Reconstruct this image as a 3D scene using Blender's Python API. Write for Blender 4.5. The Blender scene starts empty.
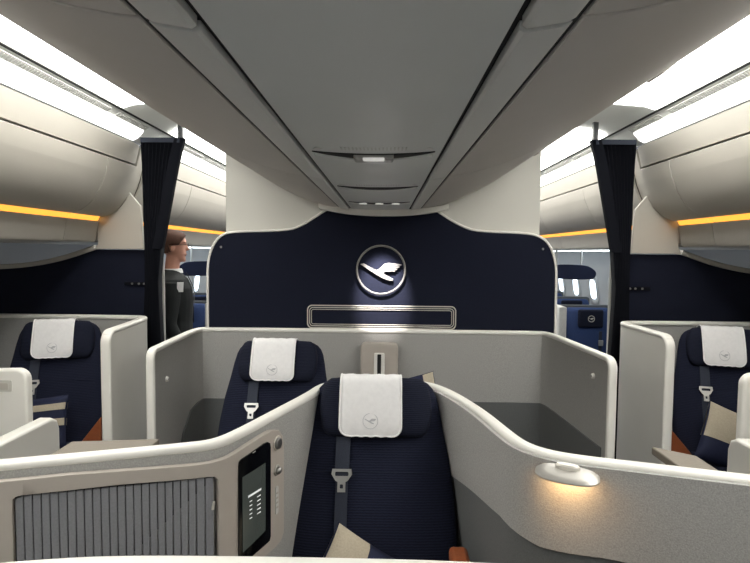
import bpy, bmesh, math, random
from mathutils import Vector, Matrix
random.seed(7)
PI = math.pi
scene = bpy.context.scene
COL = scene.collection
CZ = 1.65                       # eye height
F = 530.0                       # focal length in pixels for a 750 px wide frame

# ------------------------------------------------------------------ camera
cam_d = bpy.data.cameras.new('camera'); cam = bpy.data.objects.new('camera', cam_d)
COL.objects.link(cam); scene.camera = cam
cam_d.sensor_width = 36; cam_d.lens = F * 36 / 750; cam_d.clip_start = .02
yaw = math.atan(10 / F); pitch = math.atan(29.5 / F); roll = math.radians(.5)
RM = Matrix.Rotation(yaw, 3, 'Z') @ Matrix.Rotation(PI / 2 - pitch, 3, 'X') @ Matrix.Rotation(roll, 3, 'Z')
cam.location = (0, 0, CZ); cam.rotation_euler = RM.to_euler()

def ray(px, py):
    return RM @ Vector(((px - 375) / F, (281.5 - py) / F, -1))
def atY(px, py, Y):
    d = ray(px, py); t = Y / d.y
    return Vector((d.x * t, Y, CZ + d.z * t))
def xz(px, py, Y):
    p = atY(px, py, Y); return (p.x, p.z)

# ------------------------------------------------------------------ materials
def mat(name, color, rough=.5, metal=0, emit=None, es=0, bump=None, var=0, scale=300, sheen=0, weave=None, spec=.5):
    m = bpy.data.materials.new(name); m.use_nodes = True
    nt = m.node_tree; b = nt.nodes['Principled BSDF']
    b.inputs['Base Color'].default_value = (*color, 1)
    b.inputs['Roughness'].default_value = rough; b.inputs['Metallic'].default_value = metal
    b.inputs['Specular IOR Level'].default_value = spec
    if sheen: b.inputs['Sheen Weight'].default_value = sheen
    if emit: b.inputs['Emission Color'].default_value = (*emit, 1); b.inputs['Emission Strength'].default_value = es
    tc = nt.nodes.new('ShaderNodeTexCoord')
    if var or bump:
        n = nt.nodes.new('ShaderNodeTexNoise'); n.inputs['Scale'].default_value = scale; n.inputs['Detail'].default_value = 4
        nt.links.new(tc.outputs['Object'], n.inputs['Vector'])
        h = n.outputs['Fac']
        if weave:
            w = nt.nodes.new('ShaderNodeTexWave'); w.bands_direction = 'Z'; w.inputs['Scale'].default_value = weave
            w.inputs['Distortion'].default_value = 2; w.inputs['Detail Scale'].default_value = 3
            nt.links.new(tc.outputs['Object'], w.inputs['Vector'])
            mm = nt.nodes.new('ShaderNodeMath'); mm.operation = 'AVERAGE' if False else 'MULTIPLY_ADD'
            mm.inputs[1].default_value = .5
            nt.links.new(w.outputs['Fac'], mm.inputs[0])
            m2 = nt.nodes.new('ShaderNodeMath'); m2.operation = 'MULTIPLY'; m2.inputs[1].default_value = .5
            nt.links.new(h, m2.inputs[0]); nt.links.new(m2.outputs[0], mm.inputs[2]); h = mm.outputs[0]
        if var:
            r = nt.nodes.new('ShaderNodeValToRGB')
            r.color_ramp.elements[0].position = .3; r.color_ramp.elements[1].position = .7
            r.color_ramp.elements[0].color = (*[c * (1 - var) for c in color], 1)
            r.color_ramp.elements[1].color = (*[min(1, c * (1 + var)) for c in color], 1)
            nt.links.new(h, r.inputs['Fac']); nt.links.new(r.outputs['Color'], b.inputs['Base Color'])
        if bump:
            bp = nt.nodes.new('ShaderNodeBump'); bp.inputs['Strength'].default_value = bump; bp.inputs['Distance'].default_value = .002
            nt.links.new(h, bp.inputs['Height']); nt.links.new(bp.outputs['Normal'], b.inputs['Normal'])
    return m
def lin(r, g, b): return tuple(((c / 255) / 12.92 if c / 255 <= .04045 else ((c / 255 + .055) / 1.055) ** 2.4) for c in (r, g, b))
M = {}
M['cream'] = mat('cream_plastic', lin(238, 236, 228), .42, var=.015, scale=6)
M['bin'] = mat('bin_plastic', lin(190, 185, 174), .5, var=.015, scale=5)
M['binlow'] = mat('bin_lower_plastic', lin(188, 183, 173), .5, var=.015, scale=5)
M['white'] = mat('white_lining', lin(206, 204, 195), .6, var=.01, scale=4)
M['cbin'] = mat('centre_bin_plastic', lin(205, 199, 192), .5, var=.015, scale=5)
M['ceil'] = mat('centre_ceiling_plastic', lin(216, 218, 215), .42, var=.015, scale=4)
M['strip'] = mat('rail_plastic', lin(214, 214, 210), .45, var=.01, scale=5)
M['aceil'] = mat('aisle_ceiling_paint', lin(238, 240, 235), .6, var=.01, scale=4)
M['groove'] = mat('dark_groove', lin(30, 30, 30), .8, var=.1, scale=9)
M['greige'] = mat('greige_plastic', lin(184, 176, 166), .38, var=.02, scale=12)
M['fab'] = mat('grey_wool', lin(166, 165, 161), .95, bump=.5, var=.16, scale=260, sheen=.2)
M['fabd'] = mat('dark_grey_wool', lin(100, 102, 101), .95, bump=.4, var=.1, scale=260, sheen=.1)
M['slat'] = mat('slat_fabric', lin(136, 137, 141), .8, bump=.3, var=.08, scale=200)
M['navyw'] = mat('navy_wall_cloth', lin(17, 22, 40), .9, bump=.6, var=.35, scale=90, weave=60, spec=.25, sheen=.10)
M['navy'] = mat('navy_seat_cloth', lin(24, 28, 46), .9, bump=.8, var=.28, scale=120, weave=38, spec=.25)
M['navyh'] = mat('navy_headrest_cloth', lin(22, 26, 42), .9, bump=.8, var=.3, scale=120, weave=45, spec=.25)
M['pnavy'] = mat('navy_pillow_cloth', lin(20, 28, 58), .8, bump=.3, var=.15, scale=150)
M['beige'] = mat('beige_cloth', lin(178, 168, 148), .9, bump=.4, var=.08, scale=180)
M['linen'] = mat('white_linen', lin(232, 231, 230), .85, bump=.25, var=.03, scale=60)
M['hem'] = mat('linen_hem', lin(240, 240, 238), .8, var=.02, scale=60)
M['stitch'] = mat('embroidery_grey', lin(176, 177, 180), .8, var=.05, scale=200)
M['belt'] = mat('belt_webbing', lin(42, 48, 62), .8, bump=.5, var=.15, scale=300)
M['chrome'] = mat('brushed_chrome', lin(178, 177, 174), .34, 1, var=.03, scale=60)
M['silver'] = mat('silver_paint', lin(228, 224, 214), .35, .35, var=.02, scale=30)
M['emblem'] = mat('emblem_metal', lin(132, 130, 126), .55, .1, var=.02, scale=30)
M['lampmetal'] = mat('satin_metal', lin(190, 187, 180), .38, .55, var=.02, scale=30)
M['black'] = mat('black_gloss', lin(10, 11, 13), .12, var=.05, scale=20)
M['screen'] = mat('screen_glass', lin(48, 52, 50), .15, emit=lin(84, 90, 84), es=.25, var=.02, scale=9)
M['text'] = mat('screen_text', lin(220, 225, 225), .5, emit=(1, 1, 1), es=.25, var=.01, scale=9)
M['leather'] = mat('tan_leather', lin(158, 88, 52), .5, bump=.3, var=.08, scale=70)
M['curtain'] = mat('black_curtain_cloth', lin(13, 15, 23), .9, bump=.3, var=.2, scale=150, spec=.2)
M['shelf'] = mat('taupe_laminate', lin(128, 120, 108), .6, bump=.2, var=.05, scale=150)
M['floor'] = mat('carpet', lin(60, 62, 72), .95, bump=.6, var=.15, scale=120)
M['amber'] = mat('amber_light', lin(230, 150, 40), .5, emit=(1, .44, .06), es=1.15, var=.01, scale=5)
M['cove'] = mat('cove_light', (.9, .9, .9), .5, emit=(1.0, .985, .945), es=8.0, var=.01, scale=5)
M['cove2'] = mat('cove_light_outer', (.9, .9, .9), .5, emit=(1.0, .985, .945), es=2.2, var=.01, scale=5)
M['grille'] = mat('vent_grille', lin(205, 205, 200), .6, var=.05, scale=40)
M['winlight'] = mat('window_daylight', (.8, .9, 1), .5, emit=(.75, .88, 1), es=2.5, var=.01, scale=5)
M['wash'] = mat('wash_light', (.9, .9, .9), .5, emit=(.80, .91, 1.0), es=4.0, var=.01, scale=5)
M['side'] = mat('sidewall_lining', lin(214, 217, 218), .5, var=.015, scale=5)
M['pe'] = mat('blue_seat_cloth', lin(38, 58, 100), .85, bump=.4, var=.12, scale=120)
M['pegrey'] = mat('dark_seat_shell', lin(84, 86, 88), .5, var=.03, scale=20)
M['skin'] = mat('skin', lin(205, 150, 128), .55, var=.04, scale=30)
M['hair'] = mat('hair_brown', lin(74, 46, 32), .8, bump=.6, var=.25, scale=160)
M['suit'] = mat('dark_suit_cloth', lin(24, 28, 28), .9, bump=.3, var=.12, scale=160)
M['shirt'] = mat('white_shirt', lin(228, 228, 226), .8, var=.02, scale=60)
M['shoe'] = mat('black_shoe_leather', lin(15, 14, 14), .3, var=.05, scale=30)
M['warm'] = mat('warm_lamp', (1, .8, .6), .5, emit=(1, .56, .22), es=6, var=.01, scale=5)
M['led'] = mat('white_lamp', (.8, .8, .8), .5, emit=(1, .97, .9), es=.3, var=.01, scale=5)

# ------------------------------------------------------------------ object helpers
def tag(o, label=None, cat=None, group=None, kind=None):
    if label: o['label'] = label
    if cat: o['category'] = cat
    if group: o['group'] = group
    if kind: o['kind'] = kind
    return o
def thing(name, label, cat, loc=(0, 0, 0), rz=0, group=None):
    o = bpy.data.objects.new(name, None); o.empty_display_size = .1
    COL.objects.link(o); o.location = loc; o.rotation_euler = (0, 0, rz)
    return tag(o, label, cat, group)
def wloc(o):
    v = Vector((0, 0, 0))
    while o: v += Vector(o.location); o = o.parent
    return v
def obj(name, bm, m, parent=None, bevel=0, seg=2, local=False, subsurf=0, sharp=35, solid=0):
    """links the bmesh as one object; geometry is in world coordinates unless local"""
    bmesh.ops.recalc_face_normals(bm, faces=bm.faces)
    if parent and not local:
        w = wloc(parent)
        bmesh.ops.translate(bm, vec=-w, verts=bm.verts)
    me = bpy.data.meshes.new(name); bm.to_mesh(me); bm.free()
    for p in me.polygons: p.use_smooth = True
    me.set_sharp_from_angle(angle=math.radians(sharp))
    me.materials.append(M[m] if isinstance(m, str) else m)
    o = bpy.data.objects.new(name, me); COL.objects.link(o)
    if parent: o.parent = parent
    if solid:
        s = o.modifiers.new('solid', 'SOLIDIFY'); s.thickness = solid; s.offset = 0
    if bevel:
        b = o.modifiers.new('bevel', 'BEVEL'); b.width = bevel; b.segments = seg; b.limit_method = 'ANGLE'; b.angle_limit = math.radians(40)
        b.harden_normals = False
    if subsurf:
        s = o.modifiers.new('sub', 'SUBSURF'); s.levels = subsurf; s.render_levels = subsurf
    return o
def struct(name, bm, m, **k): return tag(obj(name, bm, m, **k), kind='structure')
def copy_tree(o, parent=None):
    c = o.copy(); COL.objects.link(c); c.parent = parent
    for ch in [x for x in o.children]: copy_tree(ch, c)
    return c

def box(x0, x1, y0, y1, z0, z1, bm=None, mtx=None):
    bm = bm or bmesh.new()
    vs = [bm.verts.new((x, y, z)) for x in (x0, x1) for y in (y0, y1) for z in (z0, z1)]
    for f in ((0, 1, 3, 2), (4, 6, 7, 5), (0, 4, 5, 1), (2, 3, 7, 6), (0, 2, 6, 4), (1, 5, 7, 3)):
        bm.faces.new([vs[i] for i in f])
    if mtx is not None: bmesh.ops.transform(bm, matrix=mtx, verts=vs)
    return bm
def prism_y(pts, y0, y1, bm=None, holes=()):
    """polygon in x,z extruded along y"""
    bm = bm or bmesh.new(); new = []
    edges = []
    for loop in [pts] + list(holes):
        vs = [bm.verts.new((x, y0, z)) for x, z in loop]; new += vs
        for i in range(len(vs)): edges.append(bm.edges.new((vs[i], vs[(i + 1) % len(vs)])))
    if holes:
        r = bmesh.ops.triangle_fill(bm, edges=edges, use_beauty=True); fs = [g for g in r['geom'] if isinstance(g, bmesh.types.BMFace)]
    else:
        fs = [bm.faces.new(new)]
    r = bmesh.ops.extrude_face_region(bm, geom=fs)
    ev = [g for g in r['geom'] if isinstance(g, bmesh.types.BMVert)]
    for v in ev: v.co.y = y1
    return bm
def prism_x(pts, x0, x1, bm=None):
    bm = bm or bmesh.new()
    a = [bm.verts.new((x0, y, z)) for y, z in pts]; b = [bm.verts.new((x1, y, z)) for y, z in pts]
    bm.faces.new(a); bm.faces.new(b)
    for i in range(len(a)):
        j = (i + 1) % len(a); bm.faces.new((a[i], a[j], b[j], b[i]))
    return bm
def loft(rings, bm=None, cap=True, closed=True):
    bm = bm or bmesh.new(); R = []
    for r in rings: R.append([bm.verts.new(p) for p in r])
    n = len(R[0])
    for a, b in zip(R, R[1:]):
        for i in range(n if closed else n - 1):
            j = (i + 1) % n; bm.faces.new((a[i], a[j], b[j], b[i]))
    if cap and closed: bm.faces.new(R[0]); bm.faces.new(R[-1])
    return bm
def superring(c, u, v, a, b, e=2.5, n=28):
    out = []
    for i in range(n):
        t = 2 * PI * i / n; ct, st = math.cos(t), math.sin(t)
        x = math.copysign(abs(ct) ** (2 / e), ct) * a; y = math.copysign(abs(st) ** (2 / e), st) * b
        out.append(Vector(c) + Vector(u) * x + Vector(v) * y)
    return out
def tube(pts, r, bm=None, n=8, closed=False):
    pts = [Vector(p) for p in pts]; rings = []
    rs = r if isinstance(r, (list, tuple)) else [r] * len(pts)
    up = None; N = len(pts)
    for i, p in enumerate(pts):
        if closed: t = pts[(i + 1) % N] - pts[i - 1]
        else: t = pts[min(i + 1, N - 1)] - pts[max(i - 1, 0)]
        t.normalize()
        if up is None:
            up = Vector((0, 0, 1)) if abs(t.z) < .9 else Vector((0, 1, 0))
        a = t.cross(up)
        if a.length < 1e-4: a = t.orthogonal()
        a.normalize(); b = a.cross(t); up = b
        rings.append([p + a * math.cos(2 * PI * k / n) * rs[i] + b * math.sin(2 * PI * k / n) * rs[i] for k in range(n)])
    if closed: rings.append(rings[0])
    if closed:
        bm = bm or bmesh.new(); R = [[bm.verts.new(q) for q in rg] for rg in rings[:-1]]
        for i in range(len(R)):
            a, b = R[i], R[(i + 1) % len(R)]
            for k in range(n): bm.faces.new((a[k], a[(k + 1) % n], b[(k + 1) % n], b[k]))
        return bm
    return loft(rings, bm)
def disc(c, normal, r, h, bm=None, n=24, r2=None):
    c = Vector(c); nn = Vector(normal).normalized(); u = nn.orthogonal().normalized(); v = nn.cross(u)
    r2 = r if r2 is None else r2
    return loft([[c + (u * math.cos(2 * PI * k / n) + v * math.sin(2 * PI * k / n)) * r for k in range(n)],
                 [c + nn * h + (u * math.cos(2 * PI * k / n) + v * math.sin(2 * PI * k / n)) * r2 for k in range(n)]], bm)
def ball(c, r, bm=None, mtx=None):
    bm = bm or bmesh.new()
    m = Matrix.Translation(c) @ (mtx.to_4x4() if mtx else Matrix()) @ Matrix.Diagonal((*(r if isinstance(r, (tuple, list)) else (r, r, r)), 1))
    bmesh.ops.create_uvsphere(bm, u_segments=20, v_segments=12, radius=1, matrix=m)
    return bm
def roundrect(x0, x1, z0, z1, r, n=6):
    out = []
    for cx, cz, a0 in ((x1 - r, z1 - r, 0), (x0 + r, z1 - r, 90), (x0 + r, z0 + r, 180), (x1 - r, z0 + r, 270)):
        for k in range(n + 1):
            a = math.radians(a0 + 90 * k / n); out.append((cx + r * math.cos(a), cz + r * math.sin(a)))
    return out
def chaikin(pts, it=3, closed=False):
    pts = [Vector(p) for p in pts]
    for _ in range(it):
        out = [] if closed else [pts[0]]
        N = len(pts)
        for i in range(N if closed else N - 1):
            a, b = pts[i], pts[(i + 1) % N]
            out += [a * .75 + b * .25, a * .25 + b * .75]
        if not closed: out.append(pts[-1])
        pts = out
    return pts

# ------------------------------------------------------------------ curved walls
class Path:
    def __init__(s, pts, it=3):
        s.p = chaikin([(x, y) for x, y in pts], it)
        s.L = [0]
        for a, b in zip(s.p, s.p[1:]): s.L.append(s.L[-1] + (b - a).length)
        s.len = s.L[-1]
    def at(s, t):
        t0 = t; t = min(max(t, 0), s.len)
        i = 0
        while i < len(s.L) - 2 and s.L[i + 1] < t: i += 1
        seg = s.L[i + 1] - s.L[i]; f = (t - s.L[i]) / seg if seg else 0
        p = s.p[i].lerp(s.p[i + 1], f)
        def tan(j):
            a, b = s.p[max(j - 1, 0)], s.p[min(j + 1, len(s.p) - 1)]; return (b - a).normalized()
        tg = tan(i).lerp(tan(i + 1), f).normalized()
        if t0 != t: p = p + tg * (t0 - t)
        return p, tg, Vector((tg.y, -tg.x))
    def w(s, t, d, z):
        p, tg, n = s.at(t); return Vector((p.x + n.x * d, p.y + n.y * d, z))
    def hit(s, px, py, d=0):
        """arc length and height where the sight line through a photo point meets the wall"""
        r = ray(px, py); best = None
        q = []
        for l in s.L:
            w_ = s.at(l); q.append(w_[0] + w_[2] * d)
        for i in range(len(s.p) - 1):
            a, b = q[i], q[i + 1]; e = b - a
            den = r.x * e.y - r.y * e.x
            if abs(den) < 1e-9: continue
            t = (a.x * e.y - a.y * e.x) / den; u = (a.x * r.y - a.y * r.x) / den
            if t > 0 and -.001 <= u <= 1.001 and (best is None or t < best[0]):
                best = (t, s.L[i] + u * (s.L[i + 1] - s.L[i]), CZ + r.z * t)
        if best is None: raise Exception('miss %s' % ((px, py),))
        return best[1], best[2]
def bend(bm, path, step=.03):
    ss = [v.co.x for v in bm.verts]; s0, s1 = min(ss), max(ss); k = s0 + step
    while k < s1 - 1e-4:
        bmesh.ops.bisect_plane(bm, geom=bm.verts[:] + bm.edges[:] + bm.faces[:], plane_co=(k, 0, 0), plane_no=(1, 0, 0), dist=1e-5)
        k += step
    for v in bm.verts: v.co = path.w(v.co.x, v.co.y, v.co.z)
    return bm
def ribbon(path, outline, d0, d1, holes=(), step=.03):
    return bend(prism_y(outline, d0, d1, holes=holes), path, step)
def sweep(pts, sides, section):
    rings = []
    for i, p in enumerate(pts):
        t = (pts[min(i + 1, len(pts) - 1)] - pts[max(i - 1, 0)]).normalized()
        n = sides[i]; b = t.cross(n).normalized()
        rings.append([p + n * a + b * c for a, c in section])
    return loft(rings)
def trim_path(path, z1, z0a=None, z0b=None, rad=.035, step=.02, s0=0, s1=None):
    """over the top of a wall, and down its two ends when z0a / z0b are given"""
    s1 = path.len if s1 is None else s1
    pts, sides = [], []
    def add(s, z):
        p, tg, n = path.at(s); pts.append(Vector((p.x, p.y, z))); sides.append(Vector((n.x, n.y, 0)))
    if z0a is not None:
        add(s0, z0a); add(s0, z1 - rad)
        for k in range(1, 6):
            a = PI / 2 * k / 6; add(s0 + rad * (1 - math.cos(a)), z1 - rad + rad * math.sin(a))
        st = s0 + rad
    else: st = s0
    en = s1 - rad if z0b is not None else s1
    n = max(2, int((en - st) / step))
    for k in range(n + 1): add(st + (en - st) * k / n, z1)
    if z0b is not None:
        for k in range(1, 6):
            a = PI / 2 * k / 6; add(s1 - rad + rad * math.sin(a), z1 - rad + rad * math.cos(a))
        add(s1, z1 - rad); add(s1, z0b)
    return pts, sides
def sect(w, h0, h1): return [(a, -c) for a, c in roundrect(-w / 2, w / 2, h0, h1, min(w, h1 - h0) * .42, 4)]

# ================================================================== THE SETTING
Y0, YE, YF = -1.0, 3.49, 10.5
struct('floor', box(-2.9, 2.9, Y0, YF, -.05, 0), 'floor')
side_prof = [(2.72, 0), (2.86, .5), (2.88, .9), (2.82, 1.35), (2.66, 1.68), (2.62, 1.76), (2.95, 1.76), (2.95, 0)]
for sgn, nm in ((-1, 'wall_left'), (1, 'wall_right')):
    struct(nm, prism_y([(sgn * x, z) for x, z in side_prof], Y0, YF), 'side')
struct('wall_back', box(-2.95, 2.95, YF, YF + .05, 0, 2.6), 'side')
struct('wall_front', box(-2.95, 2.95, Y0 - .05, Y0, 0, 2.6), 'side')
X0 = -.035
# aisle ceilings
cprof = [(1.60, .685), (1.575, .72), (1.52, .757), (1.49, .775), (1.47, .79), (1.40, .82), (1.2, .84), (1.0, .85), (.9, .85)]
for sgn, nm in ((-1, 'ceiling_left'), (1, 'ceiling_right')):
    pr = [(sgn * x, CZ + z) for x, z in cprof] + [(sgn * x, CZ + z + .03) for x, z in reversed(cprof)]
    struct(nm, prism_y(pr, Y0, YF), 'aceil')
# centre ceiling panel, slightly crowned, with seams
cz = CZ + .27
struct('ceiling', prism_y([(X0 + u, cz + .006 * (abs(u) / .185) ** 2) for u in [-.185 + .37 * k / 16 for k in range(17)]] +
                          [(X0 + .185, cz + .009), (X0 - .185, cz + .009)], Y0, 3.42), 'ceil')
struct('trim_1', box(X0 - .268, X0 + .268, Y0, 3.42, cz + .0165, cz + .03), 'groove')
SE = [-.665, .665, 2.0, 3.42]
k = 2
for sgn in (-1, 1):
    for a, b in zip(SE, SE[1:]):
        o = struct('trim_%d' % k, prism_y([(X0 + sgn * u, cz + z) for u, z in ((.197, .004), (.203, .000), (.252, .008), (.262, .014), (.262, .016), (.197, .016))], a + .006, b - .006), 'strip', bevel=.002)
        k += 1
# fascia closing the ceiling above the divider
fas = []
for i in range(25):
    t = -1 + 2 * i / 24
    fas.append((X0 + .02 + t * .42, CZ + .232 + .045 * abs(t) ** 2.2))
top = [(x, z + .034 + .01 * (1 - abs((x - X0) / .42))) for x, z in reversed(fas)]
struct('trim_%d' % k, prism_y(fas + top, 3.425, 3.495), 'cream', bevel=.004); k += 1

# ---------------- centre overhead bins
cen = [(.272, .287), (.30, .289), (.36, .30), (.44, .323), (.55, .365), (.68, .43), (.80, .505), (.90, .58), (.965, .632), (.992, .655)]
def thick_prof(pf, t):
    out = []
    for i, (x, z) in enumerate(pf):
        a, b = pf[max(i - 1, 0)], pf[min(i + 1, len(pf) - 1)]
        dx, dz = b[0] - a[0], b[1] - a[1]; l = math.hypot(dx, dz)
        out.append((x - dz / l * t, z + dx / l * t))
    return out
# smooth profile
cs = [(v.x, v.y) for v in chaikin(cen, 2)]
lay = [('nearest', 'left'), ('nearest', 'right'), ('middle', 'left'), ('middle', 'right'), ('far', 'left'), ('far', 'right')]
i = 0
for a, b, which in ((-.665, .665, 'at the top edge'), (.665, 2.0, 'middle one between two seams'), (2.0, 3.49, 'ending at the navy divider')):
    for sgn, sd in ((-1, 'left'), (1, 'right')):
        t = thing('overhead_bin', 'grey centre overhead bin %s of the ceiling strip, %s' % (sd, which), 'overhead bin', (X0 + sgn * .6, (a + b) / 2, CZ + .3), group='centre overhead bins')
        inner = thick_prof(cs, .016)
        obj('door', prism_y([(X0 + sgn * x, CZ + z) for x, z in cs + inner[::-1]], a + .004, b - .004), 'cbin', t, bevel=.003)
        body = thick_prof(cs, .018)
        obj('body', prism_y([(X0 + sgn * x, CZ + z) for x, z in [(x, min(z, .70)) for x, z in body] + [(.96, .76), (.29, .76)]], a, b), 'groove', t)
        obj('edge_trim', prism_y([(X0 + sgn * x, CZ + z) for x, z in ((.994, .652), (1.004, .656), (1.006, .70), (.985, .72), (.975, .70), (.985, .66))], a, b), 'strip', t, bevel=.002)
        if a > 0:
            s = b - .16 if b < 3 else b - .3
            obj('latch', prism_y([(X0 + sgn * x, CZ + z) for x, z in ((.90, .577), (.965, .629), (.97, .622), (.905, .568))], s - .12, s - .02), 'cbin', t, bevel=.002)

# ---------------- aisle side bins
sp = [(1.60, .678), (1.612, .62), (1.63, .556), (1.652, .46), (1.685, .374), (1.73, .30), (1.79, .25), (1.852, .228)]
ss_ = [(v.x, v.y) for v in chaikin(sp[3:], 2)]
up_ = sp[:3]; lo_ = [(1.634, .543)] + [p for p in ss_ if p[1] < .541]
segs = [(-.9, .44), (.44, 1.77), (1.77, 3.1), (3.1, 3.45), (3.56, 4.43), (4.43, 5.76), (5.76, 7.09), (7.09, 8.42), (8.42, 9.75)]
names = ['behind the viewer', 'nearest', 'at the frame edge', 'short, before the pale closeout panel', 'just past the black curtain', 'second past the curtain', 'third past the curtain', 'fourth past the curtain', 'fifth past the curtain']
for sgn, sd in ((-1, 'left'), (1, 'right')):
    for (a, b), nm in zip(segs[1:], names[1:]):
        t = thing('overhead_bin', 'cream overhead bin with amber strip on the %s, %s' % (sd, nm), 'overhead bin', (sgn * 2.1, (a + b) / 2, CZ), group='side overhead bins')
        obj('header_panel', prism_y([(sgn * x, CZ + z) for x, z in up_ + [(1.66, .556), (1.64, .70)]], a, b), 'bin', t)
        inn = thick_prof(lo_, -.016)
        obj('door', prism_y([(sgn * x, CZ + z) for x, z in lo_ + inn[::-1]], a + .003, b - .003), 'bin', t, bevel=.002)
        obj('body', prism_y([(sgn * x, CZ + z) for x, z in ((1.68, .60), (1.66, .54), (1.72, .36), (1.81, .262), (1.88, .235), (1.91, .19), (1.93, .06), (2.6, .055), (2.6, .60))], a, b), 'groove', t)
        obj('light_strip', prism_y([(sgn * x, CZ + z) for x, z in ((1.856, .227), (1.878, .187), (1.895, .187), (1.87, .232))], a + .012, b - .012), 'amber', t)
        obj('lower_panel', prism_y([(sgn * x, CZ + z) for x, z in ((1.874, .184), (1.886, .14), (1.898, .065), (1.91, .05), (2.6, .04), (2.6, .053), (1.92, .06), (1.90, .18))], a + .003, b - .003), 'binlow', t)
        for yl in ((b - .42,) if b - a > 1 else ((a + .35,) if b - a > .5 else ())):
            obj('latch', prism_y([(sgn * x, CZ + z) for x, z in ((1.79, .252), (1.845, .233), (1.84, .222), (1.785, .24))], yl - .09, yl), 'groove', t, bevel=.002)

# ---------------- ceiling light coves and grilles
for sgn, sd in ((-1, 'left'), (1, 'right')):
    for a, b, nm in ((-.9, 3.35, 'in front of the curtain'), (3.6, 6.4, 'past the curtain'), (6.5, 9.9, 'at the far end of the cabin')):
        o = obj('cove_light', prism_y([(sgn * x, CZ + z) for x, z in ((1.595, .687), (1.57, .718), (1.525, .748), (1.53, .737), (1.565, .70))], a, b), 'cove2')
        tag(o, 'outer white light strip above the %s aisle bins, %s' % (sd, nm), 'ceiling light', 'aisle light strips')
        o = obj('cove_light', prism_y([(sgn * x, CZ + z) for x, z in ((1.455, .790), (1.40, .812), (1.10, .832), (1.10, .824), (1.40, .80), (1.455, .782))], a, min(b, 2.95) if a < 0 else b), 'cove')
        tag(o, 'inner white light panel above the %s aisle, %s' % (sd, nm), 'ceiling light', 'aisle light strips')
    for a, b, nm in ((-.5, 2.89, 'long one beside the bright panel'), (2.98, 3.34, 'short one near the curtain'), (3.75, 4.35, 'first past the curtain'), (4.45, 5.1, 'second past the curtain')):
        t = thing('vent_grille', 'grey slotted air vent in the %s aisle ceiling, %s' % (sd, nm), 'vent', (sgn * 1.5, (a + b) / 2, CZ + .76), group='ceiling vents')
        obj('frame', prism_y([(sgn * x, CZ + z) for x, z in ((1.518, .752), (1.49, .769), (1.488, .764), (1.516, .747))], a, b), 'grille', t)
        bm = bmesh.new(); y = a + .02
        while y < b - .02:
            prism_y([(sgn * x, CZ + z) for x, z in ((1.512, .7475), (1.492, .7605), (1.491, .758), (1.511, .745))], y, y + .006, bm); y += .02
        obj('slats', bm, 'strip', t)
    struct('trim_%d' % k, prism_y([(sgn * x, CZ + z) for x, z in ((1.478, .779), (1.470, .785), (1.468, .781), (1.476, .775))], Y0, 9.9), 'groove'); k += 1

for sgn, sd in ((-1, 'left'), (1, 'right')):
    o = obj('wash_light', prism_y([(sgn * x, CZ + z) for x, z in ((2.36, .0395), (2.44, .0395), (2.44, .030), (2.36, .030))], 5.0, 9.7), 'wash')
    tag(o, 'bluish white light strip under the %s bins in the next cabin' % sd, 'ceiling light', 'wash lights')

# pale closeout panels where side bins meet the divider
for sgn, sd in ((-1, 'left'), (1, 'right')):
    t = thing('closeout_panel', 'pale triangular closeout panel beside the %s black curtain under the bins' % sd, 'panel', (sgn * 1.75, 3.5, CZ), group='closeout panels')
    pf = [(1.675, .375), (1.60, .285), (1.585, .004), (1.91, .004), (1.885, .05)]
    obj('face_plate', prism_y([(sgn * x, CZ + z) for x, z in pf + [(1.90, .20), (1.80, .30)]], 3.453, 3.475), 'bin', t, bevel=.004)
    pf = up_ + lo_ + [(1.878, .187), (1.90, .065), (1.93, .06), (2.55, .06), (2.55, .60), (1.7, .60)]
    obj('filler_block', prism_y([(sgn * x, CZ + z) for x, z in pf], 3.476, 3.557), 'bin', t)

# ================================================================== DIVIDERS
def crane(px0, py0, sc, cv):
    """bird outline; cv maps photo-like coordinates to x,z"""
    P = [(82, 236), (112, 231), (160, 258), (188, 272), (214, 282), (238, 270), (256, 252), (275, 234), (300, 226), (360, 228), (416, 238), (408, 246), (388, 248),
         (400, 258), (386, 266), (370, 266), (382, 277), (366, 284), (352, 282), (362, 294), (330, 294), (290, 296), (262, 306), (285, 320), (348, 350), (346, 366), (318, 368), (262, 348), (205, 316), (140, 274)]
    return [cv(px0 + x / sc, py0 + y / sc) for x, y in P]
def ring_bm(c, r, rt, normal_y=True, n=48, seg=8):
    return tube([(c[0] + r * math.cos(2 * PI * i / n), c[1], c[2] + r * math.sin(2 * PI * i / n)) for i in range(n)], rt, None, seg, closed=True)

YD = 3.50
div = thing('cabin_divider', 'wide navy cloth cabin divider with round silver bird emblem', 'divider', (X0, YD, 0))
outl = [(208, 470), (208, 275), (209, 258), (214, 244), (222, 235), (234, 232), (288, 231), (302, 226), (316, 217), (330, 208), (345, 203), (417, 203), (432, 208), (448, 219), (462, 227), (477, 232), (528, 233.5), (542, 238), (550, 246), (555, 262), (556, 280), (556, 470)]
W = [xz(x, y, YD) for x, y in outl]; W[0] = (W[1][0], .02); W[-1] = (W[-2][0], .02)
Wc = [(v.x, v.y) for v in chaikin(W, 2)]
obj('fabric_panel', prism_y(Wc, YD, YD + .035), 'navyw', div)
pts = [Vector((x, YD + .017, z)) for x, z in Wc]
rings = []
for i, p in enumerate(pts):
    t = (pts[min(i + 1, len(pts) - 1)] - pts[max(i - 1, 0)]).normalized(); n = Vector((0, -1, 0)); b = t.cross(n).normalized()
    rings.append([p + n * a - b * (-c) for a, c in roundrect(-.024, .024, -.012, .004, .006, 3)])
obj('edge_trim', loft(rings), 'cream', div)
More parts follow.
